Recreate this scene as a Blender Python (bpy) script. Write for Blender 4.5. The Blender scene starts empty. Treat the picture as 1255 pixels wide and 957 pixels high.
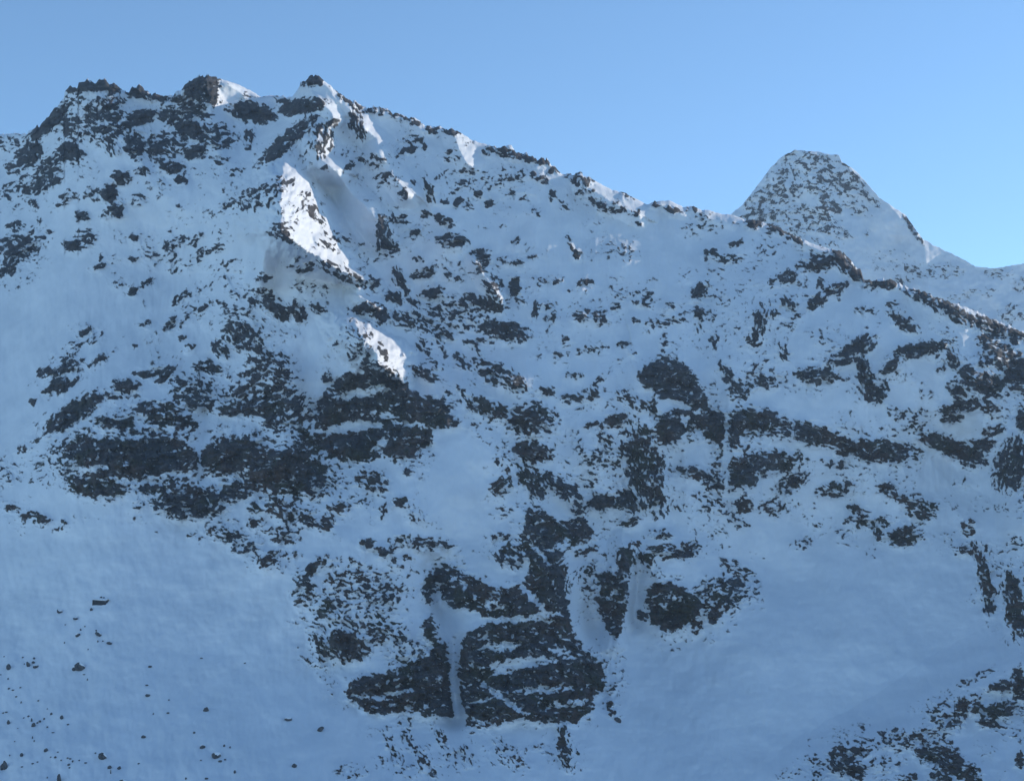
import bpy, math, random
import numpy as np
rad = math.radians
scene = bpy.context.scene
COL = scene.collection

# ------------------------------------------------------------------ camera
F = 1931.0                       # focal length in units of a 1255 wide frame
PITCH = math.atan(221.5 / F)
cam_d = bpy.data.cameras.new("camera"); cam = bpy.data.objects.new("camera", cam_d); COL.objects.link(cam)
cam_d.sensor_width = 36.0; cam_d.lens = F / 1255 * 36.0
cam_d.clip_start = 1.0; cam_d.clip_end = 60000
cam.location = (0, 0, 0); cam.rotation_euler = (math.pi / 2 + PITCH, 0, 0)
scene.camera = cam

# ------------------------------------------------------------------ sky, sun, exposure
SUN_AZ = 63.5      # degrees clockwise from +Y (straight ahead) towards +X (right)
SUN_EL = 17.5
world = bpy.data.worlds.new("World"); scene.world = world; world.use_nodes = True
wn = world.node_tree; bg = wn.nodes["Background"]
sky = wn.nodes.new("ShaderNodeTexSky"); sky.sky_type = 'NISHITA'; sky.sun_disc = False
sky.sun_elevation = rad(SUN_EL); sky.sun_rotation = rad(SUN_AZ)
sky.altitude = 3500; sky.air_density = 1.0; sky.dust_density = 0.0; sky.ozone_density = 1.6
bg.inputs['Strength'].default_value = 0.15
cool = wn.nodes.new("ShaderNodeMix"); cool.data_type = 'RGBA'; cool.blend_type = 'MULTIPLY'; cool.inputs[0].default_value = 1
cool.inputs[7].default_value = (0.84, 1.0, 1.04, 1)          # the photograph's cool white balance
wn.links.new(sky.outputs[0], cool.inputs[6]); wn.links.new(cool.outputs[2], bg.inputs['Color'])
sun_d = bpy.data.lights.new("sun", 'SUN'); sun = bpy.data.objects.new("sun", sun_d); COL.objects.link(sun)
sun_d.energy = 3.0; sun_d.angle = rad(0.5); sun_d.color = (1.0, 0.87, 0.70)
sun.rotation_euler = (rad(90 - SUN_EL), 0, rad(-SUN_AZ + 180))
scene.view_settings.view_transform = 'Standard'
scene.view_settings.look = 'None'
scene.view_settings.exposure = 0.61
scene.view_settings.gamma = 1.0
scene.render.engine = 'CYCLES'
scene.cycles.max_bounces = 6
scene.cycles.diffuse_bounces = 3
scene.cycles.volume_bounces = 0
HAZE = 0.000038

def tag(o, label=None, cat=None, group=None, kind=None):
    if label: o['label'] = label
    if cat: o['category'] = cat
    if group: o['group'] = group
    if kind: o['kind'] = kind
    return o

# ------------------------------------------------------------------ face coordinates -> world
cp, sp = math.cos(PITCH), math.sin(PITCH)
def world_pt(u, v, Y):
    x = (u - 627.5) / F; w = (478.5 - v) / F
    fy = cp - w * sp; fz = sp + w * cp
    return x / fy * Y, Y + 0 * u, fz / fy * Y

# ------------------------------------------------------------------ noise
def grad_noise(x, y, seed):
    xi = np.floor(x).astype(np.int32); yi = np.floor(y).astype(np.int32)
    xf = (x - xi).astype(np.float32); yf = (y - yi).astype(np.float32)
    r = np.random.RandomState(seed); perm = r.permutation(1024).astype(np.int32)
    ang = r.rand(1024).astype(np.float32) * 2 * np.pi
    gx, gy = np.cos(ang), np.sin(ang)
    def corner(ix, iy, fx, fy):
        h = perm[(perm[ix & 1023] + iy) & 1023]
        return gx[h] * fx + gy[h] * fy
    u = xf * xf * xf * (xf * (xf * 6 - 15) + 10); v = yf * yf * yf * (yf * (yf * 6 - 15) + 10)
    a = corner(xi, yi, xf, yf); b = corner(xi + 1, yi, xf - 1, yf)
    c = corner(xi, yi + 1, xf, yf - 1); d = corner(xi + 1, yi + 1, xf - 1, yf - 1)
    return (a + u * (b - a) + v * (c - a + u * (a - b - c + d))) * 1.5
def fbm(x, y, seed, octs=4, gain=0.55):
    t = 0; a = 1; s = 1; n = 0
    for k in range(octs):
        t = t + a * grad_noise(x * s, y * s, seed + k * 17); n += a; a *= gain; s *= 2.03
    return t / n
def ridged(x, y, seed, octs=3, gain=0.5):
    t = 0; a = 1; s = 1; n = 0
    for k in range(octs):
        t = t + a * (1 - 2 * np.abs(grad_noise(x * s, y * s, seed + k * 13))); n += a; a *= gain; s *= 2.1
    return t / n
def cells(x, y, seed):
    """distance to the nearest jittered point, and a random tilt for each cell (angular rock facets)"""
    r = np.random.RandomState(seed); J = r.rand(256, 256, 5).astype(np.float32)
    xi = np.floor(x).astype(np.int32); yi = np.floor(y).astype(np.int32)
    best = np.full(x.shape, 9., np.float32); tilt = np.zeros(x.shape, np.float32)
    for dx in (-1, 0, 1):
        for dy in (-1, 0, 1):
            cx, cy = xi + dx, yi + dy
            j = J[cx & 255, cy & 255]
            ex = cx + j[..., 0] - x; ey = cy + j[..., 1] - y
            d = ex * ex + ey * ey; m = d < best
            val = j[..., 4] + (j[..., 2] - .5) * ex * 1.6 + (j[..., 3] - .8) * ey * 1.6
            best = np.where(m, d, best); tilt = np.where(m, val, tilt)
    return np.sqrt(best), tilt
def bil(A_, x, y):
    x = np.clip(x, 0, A_.shape[1] - 1.001); y = np.clip(y, 0, A_.shape[0] - 1.001)
    xi = x.astype(np.int32); yi = y.astype(np.int32); fx = (x - xi); fy = (y - yi)
    return (A_[yi, xi] * (1 - fx) * (1 - fy) + A_[yi, xi + 1] * fx * (1 - fy) + A_[yi + 1, xi] * (1 - fx) * fy + A_[yi + 1, xi + 1] * fx * fy)
def sstep(x, a, b):
    t = np.clip((x - a) / (b - a), 0, 1); return t * t * (3 - 2 * t)
def blur(a, r):
    k = int(r)
    for _ in range(2):
        for ax in (0, 1):
            p = np.concatenate([np.repeat(np.take(a, [0], ax), k + 1, ax), a, np.repeat(np.take(a, [-1], ax), k, ax)], ax)
            c = np.cumsum(p, ax, dtype=np.float64)
            n = a.shape[ax]
            a = ((np.take(c, range(2 * k + 1, 2 * k + 1 + n), ax) - np.take(c, range(0, n), ax)) / (2 * k + 1)).astype(np.float32)
    return a

# ------------------------------------------------------------------ raster of the mountain face
U0, U1, V0, V1 = -160, 1500, 60, 1120
UU, VV = np.meshgrid(np.arange(U0, U1, dtype=np.float32), np.arange(V0, V1, dtype=np.float32))
H_, W_ = UU.shape

CREST = """0,166 10,164 33,164 36,160 48,155 60,141 70,130 78,122 80,109 86,106 95,108 96,100 104,101 110,98 118,102 122,97 128,97 134,104
140,101 150,110 158,114 162,107 172,106 184,114 190,114 200,119 208,117 222,110 232,100 245,93 255,92 263,96 278,99 290,103 305,110
320,119 330,117 345,118 358,119 362,114 367,107 368,101 375,99 380,94 386,92 392,94 396,99 402,103 415,113 430,123 440,127 450,132
458,131 470,133 480,137 490,140 500,145 508,145 520,153 530,156 538,154 548,160 553,156 560,160 568,165 575,170 590,176 605,179
612,181 618,179 626,180 632,186 640,190 645,188 654,193 660,198 664,194 670,195 674,200 682,207 688,213 700,214 705,212 712,213
720,216 735,225 750,233 765,236 778,243 793,251 800,248 808,246 820,246 830,250 838,254 850,254 860,257 870,258 882,262 893,263
900,264 912,269 925,270 940,274 955,280 970,287 980,290 992,298 1008,302 1022,308 1026,306 1034,309 1042,320 1050,328 1056,334 1058,342
1070,344 1080,344 1088,342 1104,348 1120,354 1137,361 1165,370 1183,376 1200,383 1213,389 1243,402 1255,406"""
def pts(s): return np.array([[float(c) for c in p.split(',')] for p in s.split()])
cr = pts(CREST)
cr = np.vstack([[[-160, 196], [-80, 178], [-30, 170]], cr, [[1300, 425], [1400, 455], [1500, 470]]])  # unseen ridge past the right edge, shaped to keep the lower slopes in shade

# ---- rock cover: each entry  u v half-length half-width angle cover   (angle: degrees rising to the right)
BLOBS = """
35 190 18 12 40 .8|15 207 9 6 0 .7|12 176 26 9 0 .4|60 150 30 9 42 .88|116 107 40 8 0 .92|110 146 42 24 -5 .62|130 125 18 8 0 .7|170 145 20 8 20 .82
166 112 15 7 -15 .95|190 118 14 4 -10 .9|150 155 14 8 -30 .72|135 175 14 9 -70 .6|85 185 16 10 -30 .88|60 203 24 9 35 .7|50 226 25 9 25 .82|15 230 26 7 30 .5
246 106 22 13 20 .88|255 120 14 6 -12 .82|225 136 28 18 0 .68|232 158 15 10 0 .96|165 178 12 16 0 .72|198 178 26 14 0 .62|265 168 22 14 0 .66|240 186 14 8 20 .8
310 138 25 11 -10 .92|305 170 10 5 80 .8|268 195 10 5 0 .5|290 210 10 6 0 .4|148 218 11 8 0 .82|175 210 8 6 0 .5|210 206 18 7 -18 .78|222 222 7 4 0 .8
133 237 9 10 0 .97|143 258 8 9 0 .95|132 263 9 5 0 .8|115 238 12 8 0 .5|85 242 10 7 0 .72|73 250 7 4 20 .7|100 265 9 5 0 .9|42 250 7 5 0 .75|168 245 8 7 0 .6
220 253 5 3 0 .75|20 278 10 7 0 .62|38 282 8 5 70 .75|58 283 5 3 0 .8|50 291 7 3 0 .8|103 288 10 7 0 .65|110 296 6 5 0 .7|90 302 12 6 -8 .93|165 290 7 3 -10 .95
208 284 3 2 0 .9|22 303 23 13 0 .84|15 318 12 8 40 .8|10 331 12 5 28 .92|215 298 14 6 22 .74|240 293 10 6 40 .55|262 305 14 5 20 .6|277 253 9 4 35 .82|255 265 7 3 35 .75
305 240 18 7 30 .66|325 240 28 12 32 .58
383 98 13 7 5 .97|370 131 27 8 10 .96|348 124 7 4 0 .8|352 172 40 9 40 .86|396 168 22 11 80 .7|408 151 9 5 0 .85|425 121 22 5 -38 .7|438 152 16 8 -70 .85|450 134 12 4 -20 .6
472 138 22 4 -10 .75|505 148 12 4 -20 .85|530 158 8 5 0 .92|553 160 9 5 0 .92|503 171 13 4 5 .75|502 184 9 4 5 .93|520 180 4 3 0 .9|555 191 11 6 0 .6|597 187 6 4 0 .8|617 183 6 5 0 .85
575 210 10 5 0 .6|590 226 26 8 0 .3|585 238 7 4 0 .85|568 250 11 7 0 .72|598 250 4 4 0 .85|545 247 5 4 0 .85|525 232 15 5 -72 .78|507 225 4 4 0 .7|522 263 6 4 0 .9|545 271 13 6 -22 .75
555 295 16 8 -10 .87|590 311 12 6 0 .6|510 285 8 4 12 .97|494 238 6 7 0 .8|483 270 6 6 0 .82|496 267 4 5 0 .82|471 288 21 8 -82 .87|475 220 14 10 0 .45|460 200 10 9 0 .6
445 195 5 5 0 .75|430 203 7 4 30 .7|397 207 4 3 0 .8|345 285 14 9 -20 .72|353 293 6 4 -30 .9|388 259 9 5 -40 .5|418 293 10 4 -12 .66|320 198 3 3 0 .8
610 182 13 4 -5 .85|630 189 16 5 -5 .9|648 194 6 7 0 .97|664 198 8 6 0 .96|678 209 7 3 0 .85|655 213 6 3 0 .7|625 218 16 5 12 .62|665 220 8 5 -20 .6|628 237 8 3 0 .65|677 238 5 6 0 .5
690 252 7 4 -50 .5|655 257 4 2 0 .7|661 263 3 3 0 .85|601 250 3 4 0 .8|708 219 13 7 -20 .8|718 235 10 5 0 .64|724 216 9 3 -40 .8|736 252 15 5 -28 .72|760 258 20 4 -8 .64|780 275 7 2 0 .7
765 235 13 3 -35 .85|806 250 5 4 0 .9|825 257 11 3 -12 .96|848 256 7 4 0 .75|862 266 7 3 0 .6|858 279 20 5 0 .32|617 278 5 3 -20 .6|632 297 7 3 45 .75|700 301 11 3 -70 .82|708 312 5 4 0 .95
618 320 8 4 -15 .68|633 321 7 4 0 .9|652 315 6 3 20 .6|668 344 20 5 5 .52|718 346 10 4 8 .7|710 355 14 2 8 .7|755 305 16 10 0 .22|770 312 12 8 0 .25|865 312 3 7 0 .85|875 310 4 5 30 .9
902 298 9 4 20 .85|895 318 17 4 0 .6
925 274 10 5 -5 .9|955 281 17 5 -20 .85|975 290 14 5 -28 .82|940 308 9 5 0 .5|1003 322 24 9 8 .88|1033 320 17 8 -48 .99|1048 335 10 7 -25 .99|1070 345 14 4 -15 .92|1090 348 9 7 0 .96
965 340 13 8 20 .72|1005 345 6 4 0 .7|1010 360 13 7 60 .75|1025 355 13 6 30 .82|1000 371 11 7 40 .88|968 373 10 5 -30 .82|975 385 8 4 0 .7|945 345 9 4 45 .6|930 398 21 8 82 .78|948 385 7 6 0 .72
965 397 8 4 0 .5|960 431 12 6 -70 .6|903 402 5 4 0 .4|1008 418 7 4 0 .5|1062 350 6 3 0 .85|1095 377 7 7 0 .62|1107 395 18 7 -32 .88|1145 368 36 9 -24 .84|1180 390 24 8 -22 .78
1215 400 26 9 -25 .85|1240 411 16 9 -20 .8|1208 415 9 6 0 .97|1225 430 22 10 -20 .75|1245 445 13 9 0 .92|1060 380 11 4 0 .4|920 370 50 60 0 .1|870 380 40 50 0 .07
1050 426 22 9 24 .88|1030 440 18 7 15 .78|1126 428 25 8 8 .97|1093 447 15 7 47 .92|1151 425 14 5 -5 .82|1168 441 13 6 -60 .87|1152 453 6 4 0 .9|1173 480 13 8 -40 .88|1138 482 4 6 30 .75
1061 458 23 8 -72 .93|1071 483 12 9 -20 .88|1084 475 6 7 0 .7|905 478 13 11 0 .72|940 467 13 8 0 .78|925 415 10 10 0 .6|930 450 12 6 40 .4|1000 460 22 9 -3 .87|1022 462 15 3 -8 .85
1205 470 28 13 -15 .87|1225 440 24 12 0 .72|1246 460 14 15 0 .92|1185 455 9 7 0 .9|1180 498 28 7 12 .87|1215 500 10 6 0 .8|1166 512 11 5 0 .82|1120 508 20 7 8 .42|1126 520 10 4 0 .65|1095 506 9 7 -50 .42|1253 515 6 13 0 .92
1085 525 14 4 0 .25|932 518 35 15 -12 .93|998 533 28 12 -15 .88|1032 547 18 11 -25 .88|1080 553 41 12 -5 .92|935 568 43 13 5 .84|912 588 16 8 0 .96|970 592 20 9 30 .78
1022 569 22 4 -8 .64|1025 600 21 7 10 .78|1050 626 13 6 -20 .72|1048 641 12 6 0 .78|1086 598 10 5 0 .88|1101 609 15 5 -15 .82|1129 624 16 11 -10 .8|1075 650 12 5 -62 .82|1108 657 18 10 12 .88|1082 640 8 4 -30 .6
1168 549 40 10 -22 .94|1202 546 19 8 10 .84|1218 528 13 5 10 .72|1190 567 10 6 0 .7|1240 569 30 18 72 .92|1182 591 7 3 80 .45|1187 646 8 9 0 .6|1175 674 7 6 0 .62|1206 674 6 4 80 .6|1245 665 12 8 0 .35
913 619 11 10 0 .72|903 640 13 5 -20 .5|947 622 15 8 10 .6|985 665 14 7 20 .3|1005 643 6 3 0 .4|997 620 4 3 0 .6
165 318 8 3 0 .75|185 313 9 2 8 .7|198 318 5 2 35 .8|210 318 9 3 50 .66|120 327 9 3 15 .7|125 320 3 6 0 .4|145 348 8 3 0 .6|163 357 6 4 35 .85|180 347 9 4 32 .66|250 308 14 4 20 .6|240 320 10 4 32 .42|275 325 12 3 25 .5
221 365 13 4 38 .72|245 355 14 3 32 .64|210 395 9 4 60 .85|206 403 8 3 22 .85|225 393 10 3 50 .85|245 378 13 4 15 .64|290 385 18 6 20 .45|295 360 12 6 0 .4|178 397 8 3 32 .8|232 426 9 3 22 .64|223 414 4 3 0 .8|265 345 22 16 30 .14
105 407 11 4 22 .74|117 414 13 4 35 .6|97 422 5 3 0 .85|86 422 4 3 0 .8|82 438 8 4 30 .78|53 455 8 4 42 .95|64 454 10 2 38 .85|78 452 18 5 30 .9|70 471 12 7 28 .92|85 473 17 3 36 .84|120 441 12 4 35 .84|136 432 8 3 35 .5|165 425 4 2 35 .9|40 492 3 4 0 .95|57 478 5 3 25 .9|102 441 5 2 30 .85
185 457 20 4 5 .82|204 458 15 5 47 .92|155 473 17 7 0 .87|130 485 22 4 -5 .77|92 504 36 11 33 .9|97 503 14 9 30 .98|65 524 14 6 35 .7|170 501 20 6 15 .87|200 508 22 14 0 .84|140 517 24 8 0 .83|228 520 14 9 0 .87|242 483 30 18 -25 .8|270 428 13 8 -50 .87|298 412 22 15 -30 .8
255 450 15 7 -10 .82|300 472 22 12 30 .84|312 455 14 7 30 .8|287 502 19 6 5 .87|312 502 17 7 10 .84|265 527 8 3 30 .8|308 530 12 7 0 .7|35 546 14 5 30 .5|31 551 4 3 30 .9
120 597 33 11 -3 .93|195 596 23 7 12 .88|234 615 39 18 0 .88|285 560 42 22 0 .95|290 602 26 10 20 .84|165 560 84 28 0 .94|100 556 22 24 0 .86|75 577 12 6 -50 .62|15 623 12 4 -10 .6|38 632 12 6 -15 .55|53 637 9 4 0 .95|78 640 4 2 0 .9|73 647 7 3 0 .5|170 618 6 8 0 .5
278 655 18 8 -15 .6|301 672 14 7 0 .65
432 546 37 16 -4 1.0|345 575 58 28 -12 .92|368 500 13 20 70 .86|395 507 20 10 20 .84|330 450 26 18 -25 .75|325 490 34 18 20 .78|340 515 22 12 0 .75|372 540 26 14 -10 .9|455 590 17 12 -25 .68|490 615 8 5 0 .96|414 622 11 5 -8 .84|430 615 18 7 0 .3|470 628 10 3 80 .5|505 630 12 6 -55 .42|500 578 5 4 0 .8
315 622 12 6 0 .66|345 625 25 12 -22 .68|313 641 10 6 0 .84|378 637 20 6 -32 .78|401 641 8 9 0 .75|345 650 22 5 0 .6|350 661 18 5 0 .5|303 671 12 8 0 .6|330 686 12 8 40 .88|352 680 16 4 0 .55|383 696 11 6 50 .84|400 690 16 6 -10 .4|400 680 3 3 0 .95
450 665 8 5 0 .84|470 676 11 5 -8 .97|490 662 13 6 20 .62|528 667 25 7 0 .7|500 683 6 3 0 .8|490 694 5 3 0 .7
372 722 12 18 0 .66|400 745 18 9 42 .64|450 725 46 26 -10 .46|430 760 46 34 -20 .42|425 790 22 16 -20 .94|465 768 14 6 0 .66|395 790 16 10 -50 .7|480 780 20 16 0 .42|400 810 12 6 0 .4|480 725 18 10 20 .62|415 708 12 8 0 .5|500 800 26 12 20 .4
692 915 26 7 -82 .72|748 868 9 5 -50 .76|752 840 4 4 0 .7|485 925 30 6 -60 .34|513 922 32 6 -57 .48|545 910 24 6 -58 .38|572 926 12 6 -60 .46|430 945 18 8 0 .28|625 925 24 12 -40 .26|586 885 14 6 -10 .6
608 505 12 10 0 .74|650 514 27 17 0 .84|652 553 21 12 -12 .93|652 588 24 12 -60 .8|615 596 13 10 20 .64|618 560 10 18 0 .3|690 598 25 9 -35 .84|709 622 11 8 -35 .74|672 583 8 5 0 .8|624 680 16 14 -50 .74|612 660 11 6 0 .6|720 675 14 5 12 .74|675 722 33 18 82 .98
755 515 15 7 15 .84|730 522 12 5 0 .72|742 540 12 7 -50 .66|711 546 4 9 0 .64|737 563 20 12 0 .42|790 573 50 21 -72 .87|738 615 15 9 0 .97|768 615 15 13 -40 .84|770 638 13 6 10 .74|720 590 12 10 0 .3|725 557 9 6 0 .6
818 523 13 14 0 .98|800 500 14 4 85 .8|795 533 15 8 0 .74|775 490 20 7 -28 .64|735 465 13 4 40 .42|705 460 9 4 0 .75|670 480 11 5 -12 .74|700 488 13 5 -8 .84|725 483 9 6 -30 .74
657 378 11 4 82 .8|672 375 9 6 0 .5|679 388 7 4 80 .75|715 386 13 6 15 .74|735 390 7 8 0 .84|693 415 5 5 0 .85|682 435 7 3 0 .8|660 438 9 2 0 .4|725 428 20 5 10 .54|765 422 8 3 5 .84|773 432 6 3 0 .7|790 370 15 5 0 .54|775 362 24 4 5 .4|795 362 6 10 0 .4
820 375 6 4 0 .85|805 396 13 6 0 .54|830 392 10 3 -5 .7|780 393 4 3 0 .9|755 376 5 3 0 .8|814 421 5 10 0 .44|857 357 10 7 20 .97|867 347 5 3 -50 .8|856 384 8 5 -45 .84|857 402 8 4 -70 .64|870 391 9 4 0 .5|875 418 9 5 80 .75|894 462 24 5 -58 .84|911 476 11 8 0 .74|885 365 14 8 0 .22
905 530 23 18 0 .88|908 580 18 18 0 .88|850 579 25 7 -12 .84|878 592 14 9 -20 .74|878 560 9 10 0 .64|870 615 17 9 -25 .48|915 620 9 9 0 .82|900 637 18 5 -25 .52
810 655 14 5 0 .64|780 665 8 4 0 .7|815 676 23 8 0 .64|840 675 17 9 10 .78|791 686 10 6 -52 .9|767 688 17 9 85 .97|722 712 12 24 0 .34|788 755 8 5 -30 .8|853 766 6 9 0 .75|885 728 36 19 15 .66|875 753 7 10 0 .97|905 700 22 8 -30 .5
338 378 19 10 -35 .88|325 360 13 6 -20 .7|366 382 13 8 -60 .84|390 378 11 5 -20 .74|312 366 10 6 0 .6|323 341 8 6 0 .88|375 350 16 6 0 .32|362 325 8 3 20 .66|375 329 10 5 15 .75|410 330 20 7 -22 .64|300 385 14 8 0 .4
446 378 15 7 0 .92|466 386 13 9 -40 .94|483 365 11 6 -20 .92|447 346 18 8 -10 .54|425 342 8 5 -30 .85|505 393 25 11 -15 .66|532 400 13 8 -30 .78|492 345 17 5 -65 .9|508 372 11 4 -45 .78|475 305 13 8 0 .74|530 358 13 6 10 .93|520 336 13 6 10 .78|513 316 6 4 0 .84|547 333 10 3 -60 .7|558 342 9 2 20 .7
560 386 34 20 0 .5|545 408 11 6 -30 .78|600 372 19 9 -5 .88|618 405 28 11 -12 .9|590 320 9 14 0 .86|604 348 12 10 -40 .75|575 370 13 8 0 .8|585 419 16 4 0 .84|631 352 6 10 0 .97|565 443 13 6 -40 .7|585 432 14 4 -80 .7|612 460 32 11 -25 .74|598 501 27 10 -22 .84
520 458 17 6 -25 .84|533 448 10 4 -20 .6|540 420 15 4 -65 .7|520 425 10 8 -40 .5|550 482 4 3 0 .9|565 480 7 3 -50 .8|440 430 14 14 0 .5|462 452 22 7 -20 .82|430 400 8 18 0 .25|400 463 6 5 0 .8
1190 672 6 8 0 .74|1207 708 36 7 -80 .8|1212 745 8 7 0 .96|1237 708 12 5 -75 .9|1243 742 34 11 -82 .9
1228 840 13 7 0 .93|1249 838 8 20 0 .97|1225 870 22 8 8 .87|1188 866 14 7 0 .84|1176 862 5 6 0 .95|1163 878 18 16 0 .6|1212 885 14 6 -20 .8|1138 905 22 12 0 .5|1150 925 26 14 -20 .8|1168 937 14 14 0 .84|1030 930 14 15 -30 .85|1048 945 12 10 0 .8|1056 915 16 10 0 .5|1100 906 22 12 0 .5
1155 950 12 10 0 .8|1190 955 12 16 0 .8|1115 953 8 5 0 .8|1250 930 5 9 0 .8|1000 940 11 15 0 .35|1185 835 8 4 20 .66|1200 828 26 4 25 .3|1080 935 12 8 0 .4|386 262 6 14 50 .75|376 240 4 8 60 .7|400 300 12 4 -20 .7|470 432 4 12 20 .7|448 412 5 10 -60 .6|358 222 4 4 0 .7|1290 860 30 30 0 .7|1300 600 40 30 0 .7|1320 480 60 30 -10 .8|-60 330 60 25 20 .5|-50 580 60 20 0 .4|1000 985 60 20 0 .5|1150 1000 60 30 0 .5
"""
# ---- big cliffs: cover ; outline
POLYS = [
 (.93, "410,470 417,457 437,458 470,455 485,465 500,470 507,482 530,487 548,492 552,508 566,520 562,524 540,524 530,528 528,545 510,552 505,562 478,565 470,550 440,530 405,535 385,530 383,505 395,485"),
 (.92, "421,852 432,832 455,826 480,822 500,812 530,800 532,790 522,783 516,768 530,752 545,768 549,800 553,840 556,879 540,878 500,872 455,875 440,865"),
 (.92, "527,702 545,690 565,697 592,714 622,724 645,712 650,692 682,690 690,710 697,740 700,770 715,795 735,808 741,830 740,845 728,852 726,870 712,882 695,886 660,885 640,880 600,886 575,878 564,862 562,845 564,800 568,778 595,764 590,748 560,745 540,735 525,742 515,722"),
 (.90, "642,624 660,620 685,640 715,634 727,650 728,658 705,668 690,680 676,704 650,692 638,668 645,642"),
 (.93, "782,455 800,442 820,435 840,445 850,455 860,475 868,490 868,505 880,500 895,518 893,535 880,548 862,530 855,520 845,540 810,545 805,525 812,508 828,503 808,492 803,480 790,475 782,462"),
 (.88, "735,700 765,700 770,720 768,745 762,765 757,788 750,778 742,765 732,745 735,725"),
 (.99, "793,720 805,715 830,716 845,725 860,735 860,755 850,760 838,770 820,774 800,765 793,745"),
]
# ---- snow lying in the rocks: u v half-length half-width angle strength
SNOW = """598 704 34 8 -12 .8|560 712 10 10 0 .3|660 738 4 22 45 .3|440 482 30 5 8 .9|428 524 32 6 8 1|465 508 20 4 -5 .6|505 520 22 3 -8 .7|375 490 5 26 0 .5|384 515 4 16 0 .6|465 545 4 14 -50 .9|462 473 8 2 0 .9|300 520 22 9 5 .8
110 575 24 4 5 .8|215 582 26 4 5 .7|175 590 40 3 -5 .7|148 502 14 9 0 .7|245 540 16 10 30 .9|245 560 3 18 0 .7|155 535 30 3 0 .6|275 585 30 3 15 .7|285 525 26 6 5 1|250 512 10 12 40 .6|120 545 3 14 0 .3
537 745 7 22 0 1.2|552 775 10 16 -75 1.1|557 800 5 22 0 1.2|558 832 4 22 0 1.2|560 868 4 22 0 1.2|575 765 22 6 12 1.1|620 759 28 4 2 .9|665 755 22 4 12 .8|655 735 26 3 -48 1|612 792 22 6 0 .8|640 812 40 6 5 .8|690 800 14 6 -30 .7|616 855 34 3 -35 .8|665 845 34 4 5 .6|700 862 30 4 8 .5|590 858 12 3 0 .7|460 855 18 3 -5 .8|490 848 14 3 10 .7|500 866 30 3 -8 .3
640 812 26 6 15 .5|600 740 16 6 0 .3|617 820 16 6 0 .6|595 780 10 6 0 .3|660 675 22 3 -50 .7|685 670 20 4 25 .6|825 495 16 5 -10 1|840 515 6 5 -60 .9|858 505 7 5 0 .7|890 560 3 50 0 .9|850 555 26 16 0 1|845 540 8 10 0 .8|820 590 6 30 0 .6
925 540 20 6 0 .8|930 530 10 4 0 .6|1010 555 22 6 8 .6|960 545 16 6 0 .5|1135 470 24 20 0 .9|1120 455 18 5 10 .8|1075 440 16 4 50 .7|1015 405 40 18 0 .1|1080 572 8 4 0 .5|825 730 16 5 -10 .3|812 742 10 3 -10 .3|115 115 18 4 10 .6|100 128 14 6 20 .5|90 135 8 6 0 .6|62 178 12 8 20 .8|195 130 20 5 0 .5
495 740 12 16 0 .5|470 800 16 8 0 .5|440 745 14 8 0 .4|400 770 8 12 0 .5|540 840 2 12 0 .2|505 700 14 4 0 .3|1003 340 18 5 0 .4|300 440 10 4 30 .4|285 470 6 20 -70 .6|265 490 5 16 0 .5|340 545 14 7 10 .6|355 535 12 6 0 .5"""

cover = np.zeros((H_, W_), np.float32); crisp = np.zeros((H_, W_), np.float32)
angw = np.zeros((H_, W_), np.float32); angs = np.zeros((H_, W_), np.float32); angc = np.full((H_, W_), 1e-3, np.float32)
def ell(u, v, a, b, ang, R=2.0):
    r = int(max(a, b) * R + 4)
    i0, i1 = max(0, int(v - r - V0)), min(H_, int(v + r - V0)); j0, j1 = max(0, int(u - r - U0)), min(W_, int(u + r - U0))
    if i0 >= i1 or j0 >= j1: return None, None
    sl = (slice(i0, i1), slice(j0, j1))
    du = UU[sl] - u; dv = -(VV[sl] - v); c, s = math.cos(rad(ang)), math.sin(rad(ang))
    p = (du * c + dv * s) / a; q = (-du * s + dv * c) / b
    return sl, np.sqrt(p * p + q * q)
def entries(s): return [[float(x) for x in e.split()] for e in s.replace('\n', '|').split('|') if e.strip()]
for u, v, a, b, ang, d in entries(BLOBS):
    sl, r = ell(u, v, a, b, ang)
    if sl is None: continue
    f = d * np.clip(1.9 - 1.15 * r ** 1.3, 0, 1)
    cover[sl] = np.maximum(cover[sl], f)
    w = f * (1.2 if a > b * 1.3 else .25)
    t = ang if abs(ang) <= 90 else 0
    angs[sl] += w * math.sin(rad(2 * t)); angc[sl] += w * math.cos(rad(2 * t))
def inside(P):
    m = np.zeros((H_, W_), bool); n = len(P)
    i0, i1 = max(0, int(P[:, 1].min() - V0) - 1), min(H_, int(P[:, 1].max() - V0) + 2)
    j0, j1 = max(0, int(P[:, 0].min() - U0) - 1), min(W_, int(P[:, 0].max() - U0) + 2)
    if i0 >= i1 or j0 >= j1: return m
    x = UU[i0:i1, j0:j1]; y = VV[i0:i1, j0:j1]; k = np.zeros(x.shape, bool)
    for a in range(n):
        x1, y1 = P[a]; x2, y2 = P[(a + 1) % n]
        if y1 == y2: continue
        k ^= ((y1 > y) != (y2 > y)) & (x < (x2 - x1) * (y - y1) / (y2 - y1) + x1)
    m[i0:i1, j0:j1] = k; return m
for d, s in POLYS:
    m = blur(inside(pts(s)).astype(np.float32), 3)
    cover = np.maximum(cover, d * np.clip((m - .15) * 1.6, 0, 1))
    angc += m * .8
for u, v, a, b, ang, d in entries(SNOW):
    sl, r = ell(u, v, a, b, ang)
    if sl is None: continue
    cover[sl] *= 1 - np.clip(d * np.clip(1.6 - r ** 1.5, 0, 1), 0, 1)
angle = np.degrees(np.arctan2(blur(angs, 8), blur(angc, 8))) / 2

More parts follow.
